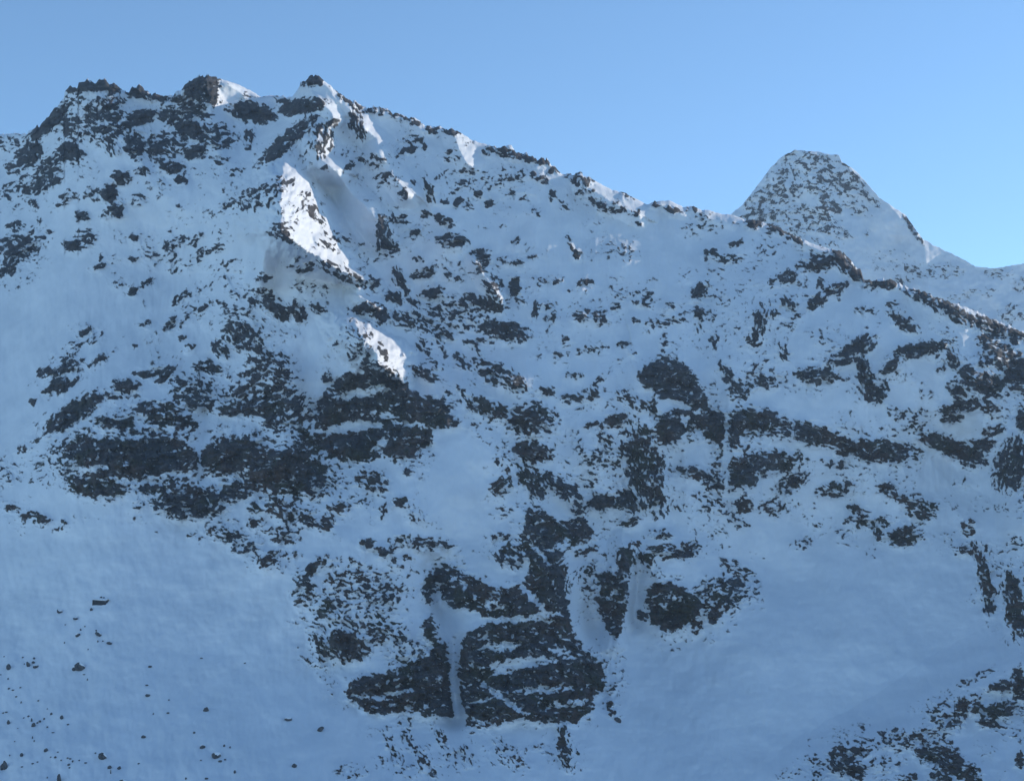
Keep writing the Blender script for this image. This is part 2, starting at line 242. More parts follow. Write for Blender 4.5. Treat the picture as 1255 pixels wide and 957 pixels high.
# ---- broken, layered noise that decides which bits of the cover are bare rock
cover0 = cover
cover = bil(cover, UU - U0 + 5.0 * fbm(UU / 9, VV / 9, 205, 3), VV - V0 + 5.0 * fbm(UU / 9, VV / 9, 255, 3)).astype(np.float32)
cover = np.maximum(cover, .18 * sstep(fbm(UU / 60, VV / 40, 61, 3), -.15, .3) * sstep(blur(cover0, 22), .02, .12) * (.55 + .9 * sstep(fbm(UU / 17, VV / 14, 62, 2), -.1, .3)))
wx = UU + 7 * fbm(UU / 23, VV / 23, 5, 3); wy = VV + 7 * fbm(UU / 23, VV / 23, 55, 3)
NA = [-75, -40, -10, 15, 40, 75]
acc = 0; wsum = 0; led = 0; fine_ = 0; w1 = 0
for k, a in enumerate(NA):
    c, s = math.cos(rad(a)), math.sin(rad(a))
    p = wx * c - wy * s; q = wx * s + wy * c
    n = fbm(p / 9.5, q / 4.4, 100 + 31 * k, 4, .78) * .9 + .34 * ridged(p / 15, q / 5, 300 + 31 * k, 3, .7) + .42 * (cells(p / 6.5, q / 3.2, 500 + k)[1] - .5)
    dd = np.abs((angle - a + 90) % 180 - 90)
    w = np.clip(1 - dd / 35, 0, 1) + 1e-4
    acc = acc + n * w; wsum = wsum + np.sqrt(w * w)
    led = led + w * ridged(p / 30, q / 7.5, 700 + 31 * k, 3, .6); fine_ = fine_ + w * fbm(p / 6.5, q / 3.4, 800 + 31 * k, 3, .8)
led = led / wsum; mixf = sstep(cover, .62, .28)
layer = acc / wsum * (1 - .40 * mixf) + fine_ / wsum * (.12 + .75 * mixf)
samp = np.sort(layer[::7, ::7].ravel())
rank = np.searchsorted(samp, layer.ravel()).reshape(layer.shape).astype(np.float32) / len(samp)   # 0..1 uniform
cover = cover * (1 + .16 * sstep(-VV, -260, -180) * sstep(-UU, -420, -300))
rockv = cover * 1.06 - rank * 1.0 - .01
rockv -= .62 * sstep(led, .62, .82) * sstep(cover, .45, .7) * (.35 + .65 * sstep(fbm(UU / 26, VV / 18, 640, 2), -.2, .2))                    # > 0 is bare rock
rockv = np.where(cover < .03, -.6, rockv)

# ------------------------------------------------------------------ depth of the face
CTRL = """-160 196 2750|0 166 2600|60 141 2400|110 98 2330|180 112 2330|250 92 2280|320 119 2330|385 92 2180|450 132 2190|550 158 2175|700 213 2145|800 248 2140|900 263 2150|1020 308 2090|1100 346 2025|1255 406 1975|1400 455 1860|1500 470 1760
-160 400 2250|-160 700 1800|-160 1000 1380|0 300 2330|0 450 2080|0 600 1850|0 750 1640|0 950 1360|100 220 2230|100 350 2110|100 480 1890|100 560 1760|120 620 1680|120 760 1560|120 950 1330|220 200 2180|220 330 2080|230 450 1890|230 540 1760|230 650 1650|240 780 1540|240 950 1310
310 200 2090|345 235 1935|310 320 1950|348 300 1885|330 200 2030|310 430 1890|320 500 1810|340 590 1690|320 680 1610|340 800 1510|360 950 1300|385 150 2120|410 235 2100|436 290 2025|460 350 1965|432 400 1868|440 455 1812|450 520 1785|440 570 1715|450 660 1600|440 760 1530|440 860 1450|450 950 1330
500 200 2100|500 330 1985|450 240 2050|460 170 2140|560 200 2120|560 270 2050|640 230 2100|700 250 2105|800 280 2100|640 280 2045|545 415 1885|500 430 1872|530 500 1745|500 560 1690|560 580 1668|560 680 1620|550 750 1560|550 880 1450|560 960 1350|600 250 2100|590 340 2010|600 420 1885|620 500 1765|650 560 1735|660 640 1680|670 720 1600|650 800 1520|660 880 1450|670 960 1350
700 300 2040|720 400 1915|720 480 1825|720 560 1755|720 640 1730|720 750 1660|740 850 1540|760 960 1400|800 320 2035|800 420 1910|820 480 1840|820 560 1790|820 640 1730|820 700 1680|820 780 1660|850 880 1530|860 960 1420
900 340 2025|890 430 1905|900 500 1845|910 580 1790|920 680 1760|930 800 1620|960 960 1440|1000 380 1975|1000 460 1890|1000 540 1830|1000 640 1820|1050 760 1680|1050 880 1560|1060 960 1440|1100 420 1930|1100 520 1870|1100 620 1820|1150 700 1760|1150 820 1620|1150 960 1400
1180 460 1900|1200 560 1890|1200 660 1790|1250 500 1850|1250 620 1780|1250 740 1680|1250 820 1570|1250 950 1380|1400 600 1700|1500 600 1620|1400 800 1500|1400 1000 1280|1500 1000 1250|-160 1120 1230|200 1120 1120|500 1120 1120|800 1120 1180|1100 1120 1200|1500 1120 1120"""
C_ = np.array(entries(CTRL)); cx, cy, cz = C_[:, 0] / 1000, C_[:, 1] / 1000, C_[:, 2]
def tps(r2): return r2 * np.log(r2 + 1e-9)
K = tps((cx[:, None] - cx) ** 2 + (cy[:, None] - cy) ** 2) + np.eye(len(cx)) * 2e-4
Pm = np.c_[np.ones(len(cx)), cx, cy]
A = np.block([[K, Pm], [Pm.T, np.zeros((3, 3))]]); sol = np.linalg.solve(A, np.r_[cz, 0, 0, 0])
gu = np.arange(U0, U1 + 10, 10) / 1000; gv = np.arange(V0, V1 + 10, 10) / 1000
GU, GV = np.meshgrid(gu, gv); G = sol[-3] + sol[-2] * GU + sol[-1] * GV
for k in range(len(cx)): G = G + sol[k] * tps((GU - cx[k]) ** 2 + (GV - cy[k]) ** 2)
Y = blur(bil(G, (UU - U0) / 10, (VV - V0) / 10).astype(np.float32), 6)

# ---- ribs and gullies: crest line, how far it stands out, width of its right (sunward) and left flank
RIBS = [
 ("319,341 322,325 328,308", 34, 18, 20),
 ("408,208 428,232 448,254 468,282", 34, 20, 22),
 ("386,178 394,198 414,208", 42, 30, 22),
 ("377,106 392,124 410,146", 24, 15, 14),
 ("396,105 412,122 430,136", 15, 11, 12),
 ("442,153 454,166 468,180", 28, 17, 16),
 ("462,188 478,208 502,238", 34, 18, 20),
 ("420,336 440,352", 16, 10, 10), ("438,364 462,380", 26, 15, 16),
 ("584,322 597,345 614,364", 24, 13, 15),
 ("553,163 560,180 573,198", 24, 19, 14),
 ("282,104 300,120 324,130", 16, 16, 16),
 ("716,226 748,248 784,264", 22, 24, 16),
 ("800,252 822,256 838,262", 8, 9, 8), ("866,268 896,276", 7, 9, 8), ("984,300 1020,312", 8, 10, 8), ("498,148 518,162", 8, 10, 8),
 ("560,300 600,350 640,420 655,520 652,600 680,690 700,800 705,880", 16, 110, 70),
 ("880,450 900,520 905,600", 16, 30, 24), ("780,440 800,520 800,620", 10, 60, 30),
 ("765,670 765,720 757,785", 20, 16, 22), ("1240,540 1250,640", 20, 30, 30),
 ("1160,360 1190,450 1215,560", 20, 50, 45), ("1270,805 1180,850 1100,905 1000,960 960,1000", 24, 50, 60),
 ("300,380 350,470 350,560 345,610", 26, 45, 60), ("110,110 150,170 200,240", 16, 40, 40), ("245,95 262,150 270,200", 18, 40, 40),
 ("390,150 352,180 330,200", 14, 20, 20),
]
GULLIES = [("490,180 505,250 500,330 548,415 600,470 640,540 690,640", 16, 26), ("535,700 553,790 560,880", 26, 16),
 ("550,540 570,620 565,690", 16, 45), ("700,440 695,560 740,650 860,660 980,720", 12, 26), ("860,300 865,420 890,520 892,600", 16, 22),
 ("715,690 722,790 735,850", 18, 20), ("780,690 778,760", 14, 14), ("330,119 322,160 300,210", 16, 22), ("560,120 480,150 440,180", 0, 10),
 ("1040,560 1060,660", 8, 30), ("370,440 385,500", 14, 14), ("248,500 245,590", 10, 8), ("824,560 826,640", 12, 14)]
jit = 5 * fbm(UU / 30, VV / 30, 900, 3); jit2 = 5 * fbm(UU / 30, VV / 30, 940, 3)
def line_dist(P, R):
    i0, i1 = max(0, int(P[:, 1].min() - R - V0)), min(H_, int(P[:, 1].max() + R - V0))
    j0, j1 = max(0, int(P[:, 0].min() - R - U0)), min(W_, int(P[:, 0].max() + R - U0))
    sl = (slice(i0, i1), slice(j0, j1)); x = UU[sl] + jit[sl]; y = VV[sl] + jit2[sl]
    best = np.full(x.shape, 1e9, np.float32); side = np.zeros_like(best); end = np.zeros_like(best)
    L = np.r_[0, np.cumsum(np.hypot(*np.diff(P, axis=0).T))]
    for k in range(len(P) - 1):
        ax, ay = P[k]; bx, by = P[k + 1]; dx, dy = bx - ax, by - ay; l2 = dx * dx + dy * dy
        t = np.clip(((x - ax) * dx + (y - ay) * dy) / l2, 0, 1)
        ex = x - ax - t * dx; ey = y - ay - t * dy; d = np.hypot(ex, ey); m = d < best
        best = np.where(m, d, best); side = np.where(m, -(dx * ey - dy * ex), side)     # > 0: right / upper side
        s = (L[k] + t * math.sqrt(l2)) / L[-1]; end = np.where(m, s, end)
    return sl, best, side, end
for s, A_, wr, wl in RIBS:
    P = pts(s)
    if P[0, 1] > P[-1, 1]: P = P[::-1]
    sl, d, side, e = line_dist(P, max(wr, wl) + 8)
    tent = np.clip(1 - d / np.where(side > 0, wr, wl), 0, 1)
    if max(wr, wl) > 50: tent = tent * (1 - sstep(e, .8, 1.0))
    Y[sl] -= 1.25 * A_ * tent
# two big sunward facets of the spur: v, left crest, right foot
for W, g_, wl in (("197,350,356 208,346,374 230,344,398 255,343,417 285,347,430 303,370,441 322,400,454 338,430,466 350,462,474", 1.7, 60),
               ("386,430,437 395,434,458 405,440,478 415,446,494 430,456,511 445,466,514 462,485,512 470,500,506", 2.3, 50)):
    P = pts(W); vj = VV + jit * .9
    uL = np.interp(vj, P[:, 0], P[:, 1]) + jit2 * .9 + 5 * fbm(UU / 9, VV / 9, 931, 3); uR = np.interp(vj, P[:, 0], P[:, 2]) + jit * .6 + 6 * fbm(UU / 9, VV / 9, 932, 3)
    fade = sstep(VV, P[0, 0] - 14, P[0, 0]) * (1 - sstep(VV, P[-1, 0], P[-1, 0] + 40))
    wd = np.maximum(uR - uL, 4); x_ = UU - uL
    Y -= g_ * wd * fade * np.where(x_ > 0, np.clip(1 - x_ / wd, 0, 1), np.clip(1 + x_ / wl, 0, 1) ** 1.3)
for s, A_, w in GULLIES:
    sl, d, side, e = line_dist(pts(s), 2 * w)
    Y[sl] += A_ * np.exp(-(d / w) ** 2)

# broad and fine relief
cs = blur(cover, 5)
Y += 7 * fbm(UU / 110, VV / 90, 11, 3) + 4.6 * fbm(UU / 30, VV / 40, 12, 3) * (1 + 1.2 * cs)
flute = 1.6 * fbm((UU + jit) / 13, VV / 85, 21, 3) + 1.0 * fbm((UU + .4 * jit) / 6, VV / 45, 22, 2)
Y += flute * (.35 + .65 * sstep(fbm(UU / 130, VV / 110, 23, 2), -.2, .3)) * (1 - .6 * np.clip(cs, 0, 1)) * (1 - .75 * sstep(VV, 560, 680) * (1 - np.clip(3 * cs, 0, 1)))
Y += 2.5 * fbm(UU / 70, VV / 26, 25, 3) * sstep(VV, 560, 700) + .7 * fbm(UU / 16, VV / 9, 26, 3) * sstep(VV, 560, 700)
Y += 4 * fbm(UU / 48, VV / 60, 24, 2)
Y += 0.5 * fbm(UU / 9, VV / 12, 13, 2)
c1, t1 = cells(wx / 16, wy / 11, 7); c2, t2 = cells(wx / 6.5, wy / 4.5, 8)
crag = 7.0 * t1 + 3.2 * t2 + 2.2 * ridged(wx / 10, wy / 7, 66, 3)
stair = (VV - 4 * t1 + 5 * fbm(UU / 30, VV / 30, 620, 3)) / 9.0; stair = stair - np.floor(stair)
Y -= cs * (crag * 1.25 + 4.5 * stair + 11 * ridged(wx / 34, wy / 62, 630, 3, .55) + 6 * (cells(wx / 26, wy / 20, 9)[1] - .5))
Y -= 2.6 * sstep(rockv, -.12, .22) + 1.2 * np.clip(rockv, 0, 1) * ridged(UU / 4.2, VV / 3.6, 44, 2)

# ------------------------------------------------------------------ materials
def new_mat(name):
    m = bpy.data.materials.new(name); m.use_nodes = True; nt = m.node_tree
    return m, nt, nt.nodes, nt.links
def noise(N, L, co, scale, detail=4, rough=.6, vec=None):
    n = N.new("ShaderNodeTexNoise"); n.inputs['Scale'].default_value = scale; n.inputs['Detail'].default_value = detail
    n.inputs['Roughness'].default_value = rough; L.new(co, n.inputs['Vector']); return n.outputs['Fac']
def ramp(N, L, src, p0, p1, c0, c1):
    r = N.new("ShaderNodeValToRGB"); e = r.color_ramp.elements
    e[0].position = p0; e[1].position = p1; e[0].color = (*c0, 1); e[1].color = (*c1, 1); L.new(src, r.inputs[0]); return r.outputs[0]
def mrange(N, L, src, a, b, c=0., d=1.):
    m = N.new("ShaderNodeMapRange"); L.new(src, m.inputs['Value'])
    for i, x in zip(('From Min', 'From Max', 'To Min', 'To Max'), (a, b, c, d)): m.inputs[i].default_value = x
    return m.outputs[0]
def math_(N, L, op, a, b):
    m = N.new("ShaderNodeMath"); m.operation = op
    for i, x in enumerate((a, b)):
        if isinstance(x, (int, float)): m.inputs[i].default_value = x
        else: L.new(x, m.inputs[i])
    return m.outputs[0]
def mix(N, L, f, a, b):
    m = N.new("ShaderNodeMix"); m.data_type = 'RGBA'
    for s, x in ((m.inputs[0], f), (m.inputs[6], a), (m.inputs[7], b)):
        if isinstance(x, tuple): s.default_value = (*x, 1) if len(x) == 3 else x
        elif isinstance(x, (int, float)): s.default_value = x
        else: L.new(x, s)
    return m.outputs[2]
def mountain_mat(name, k=1.0, fine=.15):
    m, nt, N, L = new_mat(name); bsdf = N["Principled BSDF"]
    tc0 = N.new("ShaderNodeTexCoord").outputs['Object']
    mp = N.new("ShaderNodeMapping"); mp.inputs['Scale'].default_value = (1, .6, 1.9); L.new(tc0, mp.inputs['Vector']); tc = mp.outputs[0]
    at = N.new("ShaderNodeAttribute"); at.attribute_name = 'rock'
    tint = N.new("ShaderNodeAttribute"); tint.attribute_name = 'tint'
    n1 = noise(N, L, tc, .20 * k, 5, .72)
    n4 = noise(N, L, tc, .11 * k, 3, .6)
    v = math_(N, L, 'ADD', at.outputs['Fac'], mrange(N, L, n1, .25, .75, -fine, fine))
    mask = mrange(N, L, v, -.05, .07)
    n2 = noise(N, L, tc0, .022 * k, 4, .6); n3 = noise(N, L, tc, .35 * k, 4, .75); n5 = noise(N, L, tc0, .03 * k, 3, .6)
    n6 = noise(N, L, tc, .075 * k, 4, .7)
    n3r = n3; n3 = math_(N, L, 'ADD', math_(N, L, 'MULTIPLY', n3, .55), math_(N, L, 'MULTIPLY', n6, .45))
    cold = ramp(N, L, n3, .36, .64, (.006, .008, .013), (.075, .078, .090))
    brown = ramp(N, L, n3, .34, .68, (.012, .008, .008), (.12, .078, .060))
    olive = ramp(N, L, n3, .34, .68, (.012, .013, .009), (.062, .062, .040))
    f = math_(N, L, 'MULTIPLY', mrange(N, L, n2, .42, .60), tint.outputs['Fac'])
    rock = mix(N, L, math_(N, L, 'MULTIPLY', mrange(N, L, n5, .5, .62), tint.outputs['Fac']), mix(N, L, f, cold, brown), olive)
    # thin wind-blown snow on the less steep bits of rock
    powder = math_(N, L, 'MULTIPLY', mrange(N, L, n4, .52, .74, 0, .30), mrange(N, L, v, .05, .45, 1, .25))
    rock = mix(N, L, powder, rock, (.55, .57, .60))
    snow = ramp(N, L, n2, .3, .7, (.66, .70, .755), (.77, .80, .845))
    dust = mrange(N, L, v, -.20, -.03, 0, .42)
    snow = mix(N, L, dust, snow, (.30, .31, .34))
    col = mix(N, L, mask, snow, rock); L.new(col, bsdf.inputs['Base Color'])
    L.new(mrange(N, L, mask, 0, 1, .65, .9), bsdf.inputs['Roughness'])
    bsdf.inputs['Specular IOR Level'].default_value = .25
    b = N.new("ShaderNodeBump"); b.inputs['Distance'].default_value = 2.0
    L.new(math_(N, L, 'ADD', math_(N, L, 'MULTIPLY', n3, mask), math_(N, L, 'MULTIPLY', n1, .12)), b.inputs['Height'])
    b.inputs['Strength'].default_value = .8; L.new(b.outputs[0], bsdf.inputs['Normal'])
    return m
M_FACE = mountain_mat("snow_and_rock")
M_FAR = mountain_mat("far_snow_and_rock", .6, .25)
m, nt, N, L = new_mat("plain_snow"); N["Principled BSDF"].inputs['Base Color'].default_value = (.82, .84, .87, 1)
N["Principled BSDF"].inputs['Roughness'].default_value = .7
tc = N.new("ShaderNodeTexCoord").outputs['Object']; L.new(ramp(N, L, noise(N, L, tc, .004, 6), .3, .7, (.76, .78, .82), (.86, .87, .89)), N["Principled BSDF"].inputs['Base Color'])
M_SNOW = m

# ------------------------------------------------------------------ mesh helpers
def grid_mesh(name, X, Yg, Z, mat, attrs, keep=None):
    r, c = X.shape
    co = np.stack([X, Yg, Z], -1).reshape(-1, 3).astype(np.float32)
    idx = np.arange(r * c).reshape(r, c)
    q = np.stack([idx[:-1, :-1], idx[1:, :-1], idx[1:, 1:], idx[:-1, 1:]], -1).reshape(-1, 4)
    if keep is not None: q = q[keep[:-1, :-1].ravel()]
    used = np.unique(q); remap = np.zeros(r * c, np.int64); remap[used] = np.arange(len(used)); q = remap[q]; co = co[used]
    me = bpy.data.meshes.new(name)
    me.vertices.add(len(co)); me.vertices.foreach_set('co', co.ravel())
    me.loops.add(q.size); me.loops.foreach_set('vertex_index', q.ravel().astype(np.int32))
    me.polygons.add(len(q)); me.polygons.foreach_set('loop_start', np.arange(0, q.size, 4, dtype=np.int32))
    me.polygons.foreach_set('loop_total', np.full(len(q), 4, np.int32))
    me.polygons.foreach_set('use_smooth', np.ones(len(q), bool))
    me.update(calc_edges=True)
    for an, av in attrs.items():
        a = me.attributes.new(an, 'FLOAT', 'POINT'); a.data.foreach_set('value', av.reshape(-1)[used].astype(np.float32))
    me.materials.append(mat)
    o = bpy.data.objects.new(name, me); COL.objects.link(o); return o
def sample(A_, u, v): return bil(A_, u - U0, v - V0)

# ------------------------------------------------------------------ outcrops that stand out as things of their own: label ; outline
OUTCROPS = [
 ("cliff_band", "cliff band", "widest dark cliff band low on the left slope, reddish brown in its middle", "75,520 150,520 200,520 246,520 246,592 200,600 150,612 85,612 60,570"),
 ("cliff_band", "cliff band", "dark cliff just right of the widest left band, beyond a narrow snow runnel", "247,524 300,520 402,520 410,600 340,612 300,612 280,642 190,642 180,604 247,590"),
 ("rock_overhang", "overhang", "smooth brown overhanging rock face shaped like an eye below the snow ledge", "388,528 440,522 472,540 474,560 430,570 388,562"),
 ("cliff_band", "cliff band", "ledged dark cliff directly under the lower sunlit snow patch", "383,450 440,448 500,462 572,510 572,530 530,560 505,572 474,566 472,540 440,520 388,528"),
 ("rock_rib", "rock rib", "slanting striped rock rib above the left cliff bands, split by thin snow lines", "205,400 270,385 320,400 365,430 365,520 300,518 250,520 205,515"),
 ("rock_outcrop", "rock outcrop", "slanting dark outcrop at the left tip of the ledges above the widest cliff band", "40,520 70,485 120,478 205,470 205,518 130,519 75,524 48,545"),
 ("summit_rock", "summit block", "small dark rock block crowning the pointed summit", "360,85 385,86 402,100 395,106 362,112"),
 ("rock_outcrop", "rock outcrop", "dark rock nose just below the pointed summit", "335,115 400,116 412,142 395,148 340,145"),
 ("rock_rib", "rock rib", "dark rib slanting down to the left from below the pointed summit", "310,200 330,160 385,145 392,160 375,185 330,212"),
 ("rock_crest", "rock crest", "jagged dark crest with small pinnacles on the left summit plateau", "72,95 160,92 205,110 205,126 150,120 75,132"),
 ("rock_outcrop", "rock outcrop", "broken rock mass right under the jagged left crest", "38,140 75,128 150,122 190,135 190,175 130,195 95,200 30,175"),
 ("rock_outcrop", "rock outcrop", "dark rock wall under the rounded middle summit left of the snow saddle", "195,90 270,90 290,130 300,190 215,205 160,200 190,160"),
 ("rock_outcrop", "rock outcrop", "dark rock under the sunlit snow edge of the middle summit", "288,122 335,128 335,158 290,150"),
 ("rock_outcrop", "rock outcrop", "diagonal rocks on the far left shoulder beside the frame edge", "0,190 50,165 70,200 75,240 0,250"),
 ("rock_outcrop", "rock outcrop", "isolated dark patch of rock at the left frame edge beside the smooth upper snow slope", "0,285 45,285 48,320 10,342 0,342"),
 ("rock_outcrop", "rock outcrop", "small hooked dark rock in the snow below the left crest", "120,225 155,225 155,275 120,272"),
 ("rock_outcrop", "rock outcrop", "dark rock step in the upper centre of the face with a small sunlit edge", "560,305 645,305 648,425 560,430"),
 ("rock_cliff", "rock cliff", "low cliff left of the thin frozen gully at the foot of the central buttress", "415,808 500,800 505,738 545,740 556,800 558,885 440,882 415,862"),
 ("rock_cliff", "rock cliff", "largest dark cliff at the foot of the central buttress, right of the frozen gully", "562,770 620,755 702,762 748,805 748,860 715,892 560,892"),
 ("rock_cliff", "rock cliff", "upper dark step of the central buttress above a curved snow ledge", "508,685 560,685 645,712 648,686 692,686 704,760 620,757 560,764 520,748"),
 ("rock_outcrop", "rock outcrop", "ragged dark outcrop crowning the top of the central buttress", "600,615 690,618 735,640 735,665 690,690 640,705 600,690"),
 ("rock_outcrop", "rock outcrop", "dark rock knot in the middle of the face directly above the central buttress", "625,490 690,490 690,610 625,612"),
 ("rock_cliff", "rock cliff", "dark double cliff with a snowy waist in the middle of the right wall", "775,428 850,430 898,510 896,552 845,548 795,548 800,500 778,478"),
 ("rock_pillar", "rock pillar", "slanting dark pillar directly below the double cliff of the right wall", "758,548 826,550 826,628 790,628 765,590"),
 ("rock_cliff", "rock cliff", "greenish dark cliff on the right wall, next to the narrow snow runnel", "892,500 970,496 970,560 975,600 892,610"),
 ("cliff_band", "cliff band", "long dark band running right from the greenish cliff to the middle of the right wall", "972,510 1130,530 1132,575 1040,580 975,560"),
 ("cliff_band", "cliff band", "slanting brown band high above the right snow cone, below the round snow pocket", "1126,525 1210,520 1225,560 1200,578 1126,560"),
 ("rock_arch", "rock arch", "dark rock arch curving over a round snow pocket near the right ridge", "1075,405 1180,405 1190,500 1160,495 1155,440 1095,465 1075,460"),
 ("rock_outcrop", "rock outcrop", "vertical dark outcrop left of the round snow pocket", "1010,405 1072,405 1094,470 1090,498 1050,498 1010,452"),
 ("rock_cliff", "rock cliff", "broken dark wall falling from the right ridge at the frame edge", "1190,395 1270,405 1270,530 1150,522 1160,500 1192,490"),
 ("rock_tower", "rock tower", "black rock tower standing out of the right ridge below the far pyramid peak", "1020,300 1040,305 1062,340 1040,350 1022,335"),
 ("rock_cliff", "rock cliff", "dark cliff at the right frame edge above the snow cone", "1218,535 1275,530 1275,605 1218,605"),
 ("rock_outcrop", "rock outcrop", "ring of small rocks above the right snow cone", "1065,590 1150,590 1150,675 1065,675"),
 ("rock_bluff", "rock bluff", "rounded dark bluff standing in the snow right of the narrow tapering pillar", "785,708 864,708 866,780 785,778"),
 ("rock_outcrop", "rock outcrop", "snow dusted rocks right beside the rounded dark bluff", "864,695 930,690 930,765 864,775"),
 ("rock_pillar", "rock pillar", "narrow dark pillar tapering downward between two snow gullies", "728,670 778,670 776,795 728,790"),
 ("rock_outcrop", "rock outcrop", "paired dark rocks between the central buttress and the slanting pillar", "720,598 786,598 786,648 720,648"),
 ("rock_outcrop", "rock outcrop", "mottled dark knob at the lower left of the central buttress", "395,765 460,765 460,815 395,815"),
 ("rock_rib", "rock rib", "thin upright string of rocks at the right edge of the snow cone", "1180,660 1222,660 1224,760 1195,760"),
 ("rock_rib", "rock rib", "thicker upright rib at the frame edge right of the string of rocks", "1226,690 1270,690 1270,790 1226,785"),
 ("rock_outcrop", "rock outcrop", "dark rocks lining the snow ridge in the lower right corner at the frame edge", "1170,815 1275,805 1275,900 1170,900"),
 ("rock_outcrop", "rock outcrop", "rocks at the bottom edge on the lower right snow ridge", "1090,890 1168,860 1215,900 1215,1000 1090,1000"),
 ("rock_outcrop", "rock outcrop", "leftmost rocks of the lower right snow ridge at the bottom edge", "990,900 1085,895 1085,1000 990,1000"),
 ("rock_rib", "rock rib", "line of dark rocks along the upper right ridge below the skyline", "1085,340 1190,365 1255,400 1190,402 1100,365"),
 ("rock_outcrop", "rock outcrop", "dark rocks on the ridge just left of the black tower", "975,308 1019,300 1021,340 975,345"),
 ("rock_outcrop", "rock outcrop", "dark rocks between the two sunlit snow patches of the summit spur", "430,355 500,355 500,388 475,402 430,390"),
 ("rock_outcrop", "rock outcrop", "dark nose of rock left of the two sunlit patches, halfway down the spur", "315,350 402,360 402,398 315,398"),
]
owner = np.zeros((H_, W_), np.int16)
for k, (_, _, _, s) in enumerate(OUTCROPS):
    m = inside(pts(s)); owner[m & (owner == 0)] = k + 1
body = blur((cover > .42).astype(np.float32), 3)

# ------------------------------------------------------------------ the mountain
STEP = 1.12
cu = np.arange(U0 + 1, U1 - 1, STEP)
cv = np.interp(cu, cr[:, 0], cr[:, 1])
crest_cover = bil(cover, cu - U0, np.full_like(cu, 0) + cv + 4 - V0)
cu2 = cu[None, :]; z0 = np.zeros_like(cu2)
jag = (2.4 * fbm(cu2 / 7, z0, 71, 3) + 1.6 * (cells(cu2 / 4.5, z0 + .5, 72)[1] - .5))[0]
cv = cv + jag * (.25 + 1.3 * np.clip(crest_cover * 1.4, 0, 1))
NR = int(960 / STEP)
t = np.linspace(0, 1, NR)[:, None]
gvv = cv[None, :] + t * (V1 - 2 - cv[None, :]); guu = np.repeat(cu[None, :], NR, 0)
gY = sample(Y, guu, gvv); gR = sample(rockv, guu, gvv); gB = sample(body, guu, gvv)
gO = owner[np.clip((gvv - V0).round().astype(int), 0, H_ - 1), np.clip((guu - U0).round().astype(int), 0, W_ - 1)]
# the crest rounds off towards the back
rim = np.clip(1 - (gvv - cv[None, :]) / 5.0, 0, 1); gY = gY + 14 * rim ** 2
tintf = np.clip(.35 + .6 * sstep(gvv, 430, 560) - .0 * guu, 0, 1)
inO = sstep(gB, .35, .65) * (gO > 0)
# blur the owner edge so that terrain and outcrops meet cleanly
own_any = blur((owner > 0).astype(np.float32), 2); gA = sample(own_any, guu, gvv)
w = gB * sstep(gA, .3, .9)
Yt = gY + 5.0 * sstep(w, .5, .72)
X, Yw, Z = world_pt(guu, gvv, Yt)
# rows behind the crest (the far side of the mountain) and in front (down into the valley)
bx, by, bz = X[0], Yw[0], Z[0]
back = []
bn = fbm(cu2 / 40, z0, 81, 3)[0] * 30
for dy, dz in ((1100, -900), (520, -420), (200, -150), (70, -45), (22, -10), (7, -1.5)):
    back.append((bx * (1 + dy / 5000), by + dy + bn * dy / 400, bz + dz + bn * dy / 300))
front = []
fx, fy, fz = X[-1], Yw[-1], Z[-1]
for dy, dz in ((-60, -45), (-200, -130), (-420, -215), (-800, -240)):
    k = 1 + 0 * dy; front.append((fx * k, fy + dy, fz + dz + 0 * fx))
def stk(i): return np.vstack([[b[i] for b in back], (X, Yw, Z)[i], [f[i] for f in front]])
def pad(a, top=None): return np.vstack([np.repeat(a[:1], len(back), 0) if top is None else np.full((len(back), a.shape[1]), top), a, np.full((len(front), a.shape[1]), -.6 if top is not None or True else 0)])
mtn = grid_mesh("mountain_slope", stk(0), stk(1), stk(2), M_FACE, {'rock': pad(gR), 'tint': pad(tintf)})
tag(mtn, "steep snow covered mountain face with scattered dark rocks, mostly in blue shade", "mountain", None, 'structure')

# outcrops
for k, (nm, cat, lab, s) in enumerate(OUTCROPS):
    sel = (gO == k + 1)
    P = pts(s); j0 = max(0, int((P[:, 0].min() - 8 - cu[0]) / STEP)); j1 = min(len(cu), int((P[:, 0].max() + 8 - cu[0]) / STEP))
    if j1 - j0 < 4: continue
    vv = gvv[:, j0:j1]; rows = np.where(((vv > P[:, 1].min() - 8) & (vv < P[:, 1].max() + 8)).any(1))[0]
    sl = (slice(rows[0], rows[-1] + 1), slice(j0, j1))
    mk = sel[sl] & (gB[sl] > .30)
    keep = mk.copy()
    keep[:-1, :-1] = mk[:-1, :-1] & mk[1:, :-1] & mk[:-1, 1:] & mk[1:, 1:]
    if keep.sum() < 30: print("EMPTY", nm, lab); continue
    Yo = gY[sl] + 5.0 * (1 - sstep(w[sl], .28, .5))
    x, y, z = world_pt(guu[sl], gvv[sl], Yo)
    o = grid_mesh(nm, x, y, z, M_FACE, {'rock': gR[sl], 'tint': tintf[sl]}, keep)
    tag(o, lab, cat, "rock outcrops on the mountain face")

